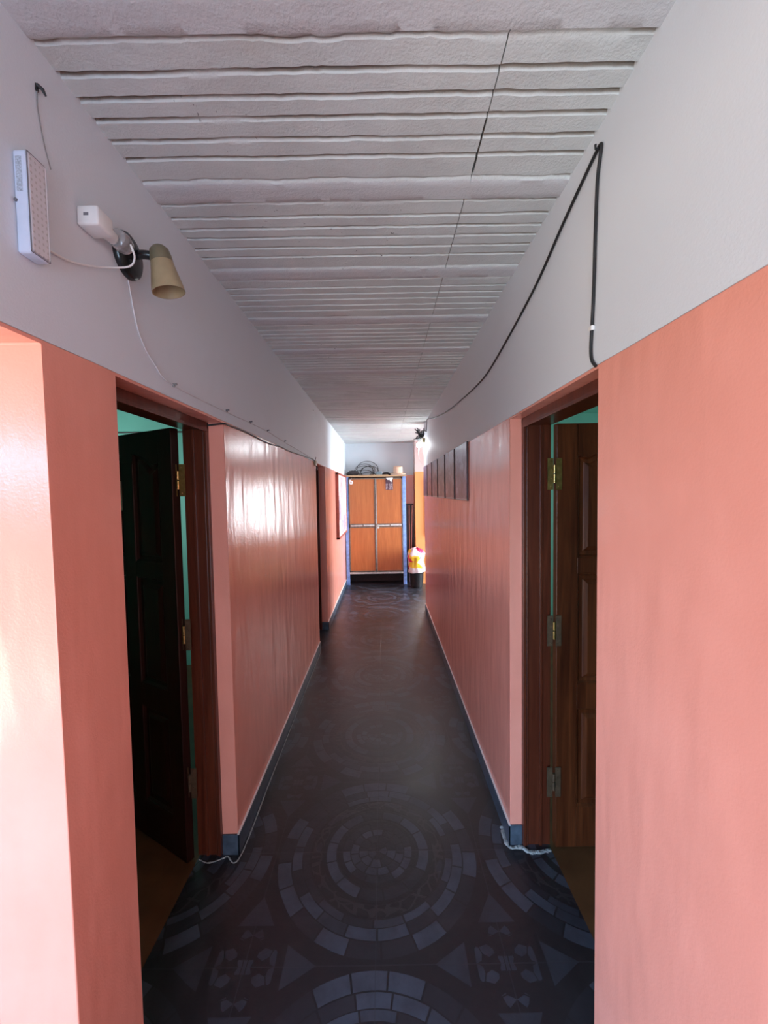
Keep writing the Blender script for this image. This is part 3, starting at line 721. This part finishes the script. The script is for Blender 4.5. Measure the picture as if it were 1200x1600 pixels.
# ------------------------------------------------------------------ cabinet at the end of the corridor
CX0, CX1, CF, CBK = -0.742, 0.43, 7.97, 8.34
cb = empty('cabinet', ((CX0+CX1)/2, (CF+CBK)/2, 0), label='tall plywood cabinet with blue metal posts at the end of the corridor', cat='cabinet')
for x0, x1 in ((CX0, CX0+0.065), (CX1-0.065, CX1)):
    for y0, y1 in ((CF, CF+0.04), (CBK-0.04, CBK)):
        obj('post', MB().box(x0, x1, y0, y1, 0.0, 2.10, 0.004), BLUEM, cb, label='blue post')
obj('side_panel', MB().box(CX0+0.01, CX0+0.022, CF+0.04, CBK-0.04, 0.24, 2.10), PLY, cb)
obj('side_panel', MB().box(CX1-0.022, CX1-0.01, CF+0.04, CBK-0.04, 0.24, 2.10), PLY, cb)
obj('back_panel', MB().box(CX0+0.03, CX1-0.03, CBK-0.012, CBK, 0.24, 2.10), PLY, cb)
obj('under_shade_panel', MB().box(CX0+0.03, CX1-0.03, CBK-0.05, CBK-0.04, 0.004, 0.225).box(CX1-0.022, CX1-0.012, CF+0.05, CBK-0.05, 0.004, 0.225), CLOTHD, cb)  # dark panels added to stand for the shade under the cabinet
obj('bottom_shelf', MB().box(CX0+0.02, CX1-0.02, CF+0.005, CBK-0.03, 0.225, 0.25), TRIMD, cb)
obj('bottom_rail', MB().box(CX0+0.065, CX1-0.065, CF, CF+0.025, 0.215, 0.252, 0.003), ALU, cb, label='pale metal bottom rail')
obj('top_board', MB().box(CX0-0.008, CX1+0.012, CF-0.03, CBK+0.01, 2.10, 2.122, 0.002), BOARD, cb, label='pale raw wood top')
XM = -0.158
doors = [(CX0+0.068, XM-0.004), (XM+0.004, CX1-0.068)]
for di, (x0, x1) in enumerate(doors):
    fr = MB()
    for a, b, c, d in ((x0, x0+0.02, 0.262, 2.075), (x1-0.02, x1, 0.262, 2.075), (x0, x1, 0.262, 0.282), (x0, x1, 2.05, 2.075), (x0, x1, 1.118, 1.198)):
        fr.box(a, b, CF-0.004, CF+0.018, c, d, 0.002)
    d = obj('door', fr, TRIMD, cb)
    obj('door_panel', MB().box(x0+0.018, x1-0.018, CF+0.002, CF+0.012, 1.195, 2.052), PLY, d, label='upper orange plywood panel')
    obj('door_panel', MB().box(x0+0.018, x1-0.018, CF+0.002, CF+0.012, 0.28, 1.12), PLY, d, label='lower orange plywood panel')
    obj('metal_strip', MB().box(x0+0.03, x0+0.26, CF-0.008, CF-0.003, 1.148, 1.172, 0.001).box(x0+0.28, x1-0.02, CF-0.008, CF-0.003, 1.150, 1.178, 0.001), ALU, d, label='worn metal strip across the middle')
    obj('edge_strip', MB().box(x0+0.002, x0+0.013, CF-0.0065, CF-0.003, 0.27, 2.07) if di else MB().box(x1-0.013, x1-0.002, CF-0.0065, CF-0.003, 0.27, 2.07), ALU if di else TRIMD, d)
    if di: obj('padlock', MB().box(x0+0.02, x0+0.06, CF-0.028, CF-0.008, 1.10, 1.14, 0.004).tube(spline([(x0+0.025, CF-0.018, 1.135), (x0+0.025, CF-0.018, 1.165), (x0+0.04, CF-0.018, 1.175), (x0+0.055, CF-0.018, 1.165), (x0+0.055, CF-0.018, 1.135)]), 0.005, 8), plain('pale_brass_lock', (0.62, 0.58, 0.50), 0.35, 0.6), d, label='pale padlock')
def make_notice():
    m = Mat('dark_notice_print', 0.6)
    x, y, z = m.xyz()
    ln_ = ((z*45).fract()).gt(0.6)*m.noise(60, 2, 0.5, m.scaled((1, 1, 0.1))).gt(0.48)*z.lt(0.12)
    m.base(m.mix(ln_, (0.075, 0.03, 0.045), (0.5, 0.42, 0.44))); return m.mat
nt_ = empty('door_notice', (0.11, CF-0.005, 1.85), label='small dark printed notice stuck on the right cabinet door', cat='notice')
obj('sheet', MB().box(0.045, 0.185, CF-0.0065, CF-0.0045, 1.845, 2.06), make_notice(), nt_)
obj('torn_tape', MB().prism([(0.05, 2.075), (0.09, 2.03), (0.11, 2.05), (0.15, 1.985), (0.17, 2.03), (0.185, 2.075)], 'y', CF-0.0085, CF-0.0066), PAPERW, nt_, label='torn white tape')
cu = bpy.data.curves.new('numeral', 'FONT'); cu.body = '6'; cu.size = 0.16; cu.extrude = 0.0012; cu.offset = 0.006; cu.align_x = 'CENTER'
tmp = bpy.data.objects.new('numeral', cu); COL.objects.link(tmp)
dg = bpy.context.evaluated_depsgraph_get(); me6 = bpy.data.meshes.new_from_object(tmp.evaluated_get(dg))
bpy.data.objects.remove(tmp)
n6 = bpy.data.objects.new('number_sticker', me6); COL.objects.link(n6); me6.materials.clear(); me6.materials.append(PAPERW)
n6.rotation_euler = (PI/2, 0, 0); n6.location = (-0.622, CF+0.0005, 1.965)
props(n6, label='white number sticker on the upper corner of the left cabinet door', cat='sticker')

# things on top of the cabinet
ZT = 2.122
obj('wood_plank', MB().box(-0.70, 0.10, CF-0.02, CF+0.01, ZT+0.0005, ZT+0.016, 0.002, Matrix.Translation((0, 0, 0))), BOARD, label='thin raw plank lying along the front of the cabinet top', cat='plank')
def blob(mb, c, r, sc, amp, seed, seg=22):
    b = bmesh.new(); bmesh.ops.create_uvsphere(b, u_segments=seg, v_segments=seg//2+2, radius=1.0)
    for v in b.verts:
        d = v.co.normalized(); k = 1 + amp*noise.noise(d*2.3 + Vector((seed, 0, 0))) + amp*0.5*noise.noise(d*6 + Vector((0, seed, 0)))
        v.co = Vector((d.x*sc[0], d.y*sc[1], d.z*sc[2]))*r*k + Vector(c)
        if v.co.z < c[2]-r*sc[2]*0.85: v.co.z = c[2]-r*sc[2]*0.85
    me = bpy.data.meshes.new('t'); b.to_mesh(me); b.free(); mb.bm.from_mesh(me); bpy.data.meshes.remove(me); return mb
obj('cloth_bundle', blob(MB(), (-0.59, 8.04, ZT+0.047), 0.05, (2.3, 1.1, 1.1), 0.35, 3), CLOTHD, smooth=70, label='dark crumpled cloth bundle at the left end of the cabinet top', cat='cloth')
coil = MB(); rnd = random.Random(11)
for i in range(7):
    R = 0.12 + 0.05*rnd.random(); tx = rnd.uniform(0.35, 1.25); cxx = -0.33 + rnd.uniform(-0.07, 0.07); ph = rnd.uniform(-0.5, 0.5)
    pts = []
    for k in range(28):
        a = 2*PI*k/28
        q = Vector((R*1.25*math.cos(a), R*math.sin(a), 0)); q.rotate(Matrix.Rotation(tx, 3, 'X')); q.rotate(Matrix.Rotation(ph, 3, 'Z'))
        q += Vector((cxx, 8.25, ZT)); q.z += R*math.sin(tx)*0.9
        q.z = max(q.z, ZT+0.006); q.y = min(q.y, YB-0.03); pts.append(q)
    coil.tube(pts, 0.0055, 6, closed=True)
coil.tube(spline([(-0.25, 8.16, ZT+0.1), (-0.15, 8.15, ZT+0.03), (-0.10, 8.16, ZT+0.012), (-0.05, 8.2, ZT+0.008)]), 0.006, 6)
obj('cable_coil', coil, BLACKC, smooth=60, label='loose coil of black cable on top of the cabinet', cat='cable')
obj('plastic_box', MB().box(-0.14, -0.02, 8.02, 8.11, ZT+0.0005, ZT+0.085, 0.01), BLUEGREY, label='small blue-grey box between the cable coil and the hat', cat='box')
obj('cloth_roll', blob(MB(), (0.06, 8.19, ZT+0.034), 0.04, (2.0, 1.2, 1), 0.3, 8), CLOTHD, smooth=70, label='dark cloth roll beside the hat on the cabinet', cat='cloth')
ht = empty('hat', (0.29, 8.10, ZT), label='pale straw-coloured brimmed hat on the right end of the cabinet top', cat='hat')
HM = Matrix.Translation((0.29, 8.10, ZT+0.022)) @ Matrix.Rotation(0.14, 4, 'X') @ Matrix.Diagonal((1, 0.9, 1, 1))
obj('crown', MB().lathe([(0.094, 0.022), (0.092, 0.06), (0.090, 0.13), (0.083, 0.152), (0.055, 0.163), (0.01, 0.158)], HM, 32), HATM, ht, smooth=50)
obj('brim', MB().lathe([(0.092, 0.034), (0.125, 0.026), (0.152, 0.012), (0.153, 0.006), (0.125, 0.018), (0.085, 0.024)], HM, 32), HATM, ht, smooth=60)

# ------------------------------------------------------------------ right of the cabinet
obj('leaning_board', MB().box(0.447, 0.603, 8.31, 8.345, 0.0, 1.56, 0.004, Matrix.Translation((0, 8.31, 0)) @ Matrix.Rotation(math.radians(-1.5), 4, 'X') @ Matrix.Translation((0, -8.31, 0))), DARKWOOD, label='dark maroon board leaning in the gap beside the cabinet', cat='board')
obj('broom_stick', MB().tube([(0.497, 8.17, 0.004), (0.512, 8.285, 1.535)], 0.011, 10), STICK, smooth=50, label='left of two pink sticks leaning in the gap beside the cabinet', cat='stick', group='sticks beside the cabinet')
obj('broom_stick', MB().tube([(0.515, 8.20, 0.004), (0.574, 8.288, 1.535)], 0.011, 10), STICK, smooth=50, label='right, tilted one of two pink sticks beside the cabinet', cat='stick', group='sticks beside the cabinet')
BX, BY = 0.60, 7.74
obj('waste_bin', MB().lathe([(0.105, 0.0), (0.122, 0.05), (0.133, 0.268), (0.137, 0.276), (0.130, 0.276), (0.118, 0.05), (0.10, 0.012)], Matrix.Translation((BX, BY, 0)), 36), BINM, smooth=40, label='black waste bin on the floor right of the cabinet', cat='bin')
def make_bag():
    m = Mat('printed_plastic_bag', 0.3)
    v = m.voronoi(7.5, m.scaled((1, 1, 1.3)), 'F1', 'Color')
    sp = m.nt.nodes.new('ShaderNodeSeparateColor'); m.nt.links.new(v, sp.inputs[0])
    f = S(m.nt, sp.outputs[0])
    m.base(m.ramp(f, [(0.0, (0.60, 0.52, 0.54)), (0.42, (0.60, 0.02, 0.09)), (0.56, (0.68, 0.44, 0.03)), (0.72, (0.62, 0.52, 0.52)), (0.86, (0.14, 0.18, 0.45)), (0.92, (0.05, 0.045, 0.045))], True))
    m.bump(m.noise(22, 3, 0.6), 0.5, 0.01); return m.mat
bg = MB(); L = []
prof = [(0.140, 0.285), (0.150, 0.30), (0.158, 0.36), (0.150, 0.44), (0.144, 0.50), (0.162, 0.565), (0.158, 0.62), (0.125, 0.68), (0.085, 0.72), (0.04, 0.745)]
for r, z in prof:
    L.append([(BX + (r*(1+0.26*noise.noise((math.cos(a)*2.2, math.sin(a)*2.2, z*9))))*math.cos(a), BY + (r*(1+0.26*noise.noise((math.cos(a)*2.2, math.sin(a)*2.2, z*9))))*math.sin(a), z + (0.012 if z < 0.4 else 0.05)*noise.noise((math.cos(a)*3, math.sin(a)*3, z*4))) for a in [2*PI*k/40 for k in range(40)]])
bg.loops(L, cap=True)
obj('plastic_bag', bg, make_bag(), smooth=60, label='white, red and yellow printed plastic bag lining the black bin', cat='bag')

# ------------------------------------------------------------------ inside the left room
pn = obj('paper_notice', MB().box(-0.05, 0.05, -0.0025, -0.0008, 0, 0.15), plain('pale_green_paper', (0.50, 0.58, 0.42), 0.6, var=0.25, scale=50), local=True, label='small pale paper stuck on the dark left door', cat='notice')
pn.location = Vector((-0.982, 1.925, 1.722)) + ld*0.478 + ln*0.0005; pn.rotation_euler = (0, 0, LROT - PI)
obj('wall_cable', MB().tube([(-3.69, 4.29, 2.455), (-2.4, 4.288, 2.45), (XL-0.02, 4.29, 2.445)], 0.008, 6), BLACKC, label='dark cable across the teal wall seen above the left door', cat='cable')
gs = MB()
for zc, r, w in ((1.78, 0.11, -1), (1.42, 0.13, 1), (1.02, 0.12, -1)):
    gs.tube(spline([(-1.80+w*0.02+r*math.cos(a)*0.75, 4.27, zc+r*math.sin(a)*(1-k*0.03)) for k, a in enumerate([0.7*j for j in range(8)])], 5), 0.009, 6)
gs.tube([(-1.98, 4.27, 0.85), (-1.96, 4.27, 2.0)], 0.006, 6)
obj('hanging_hose', gs, BLACKC, smooth=60, label='dark curled hose on the teal wall in the gap behind the left door', cat='hose')
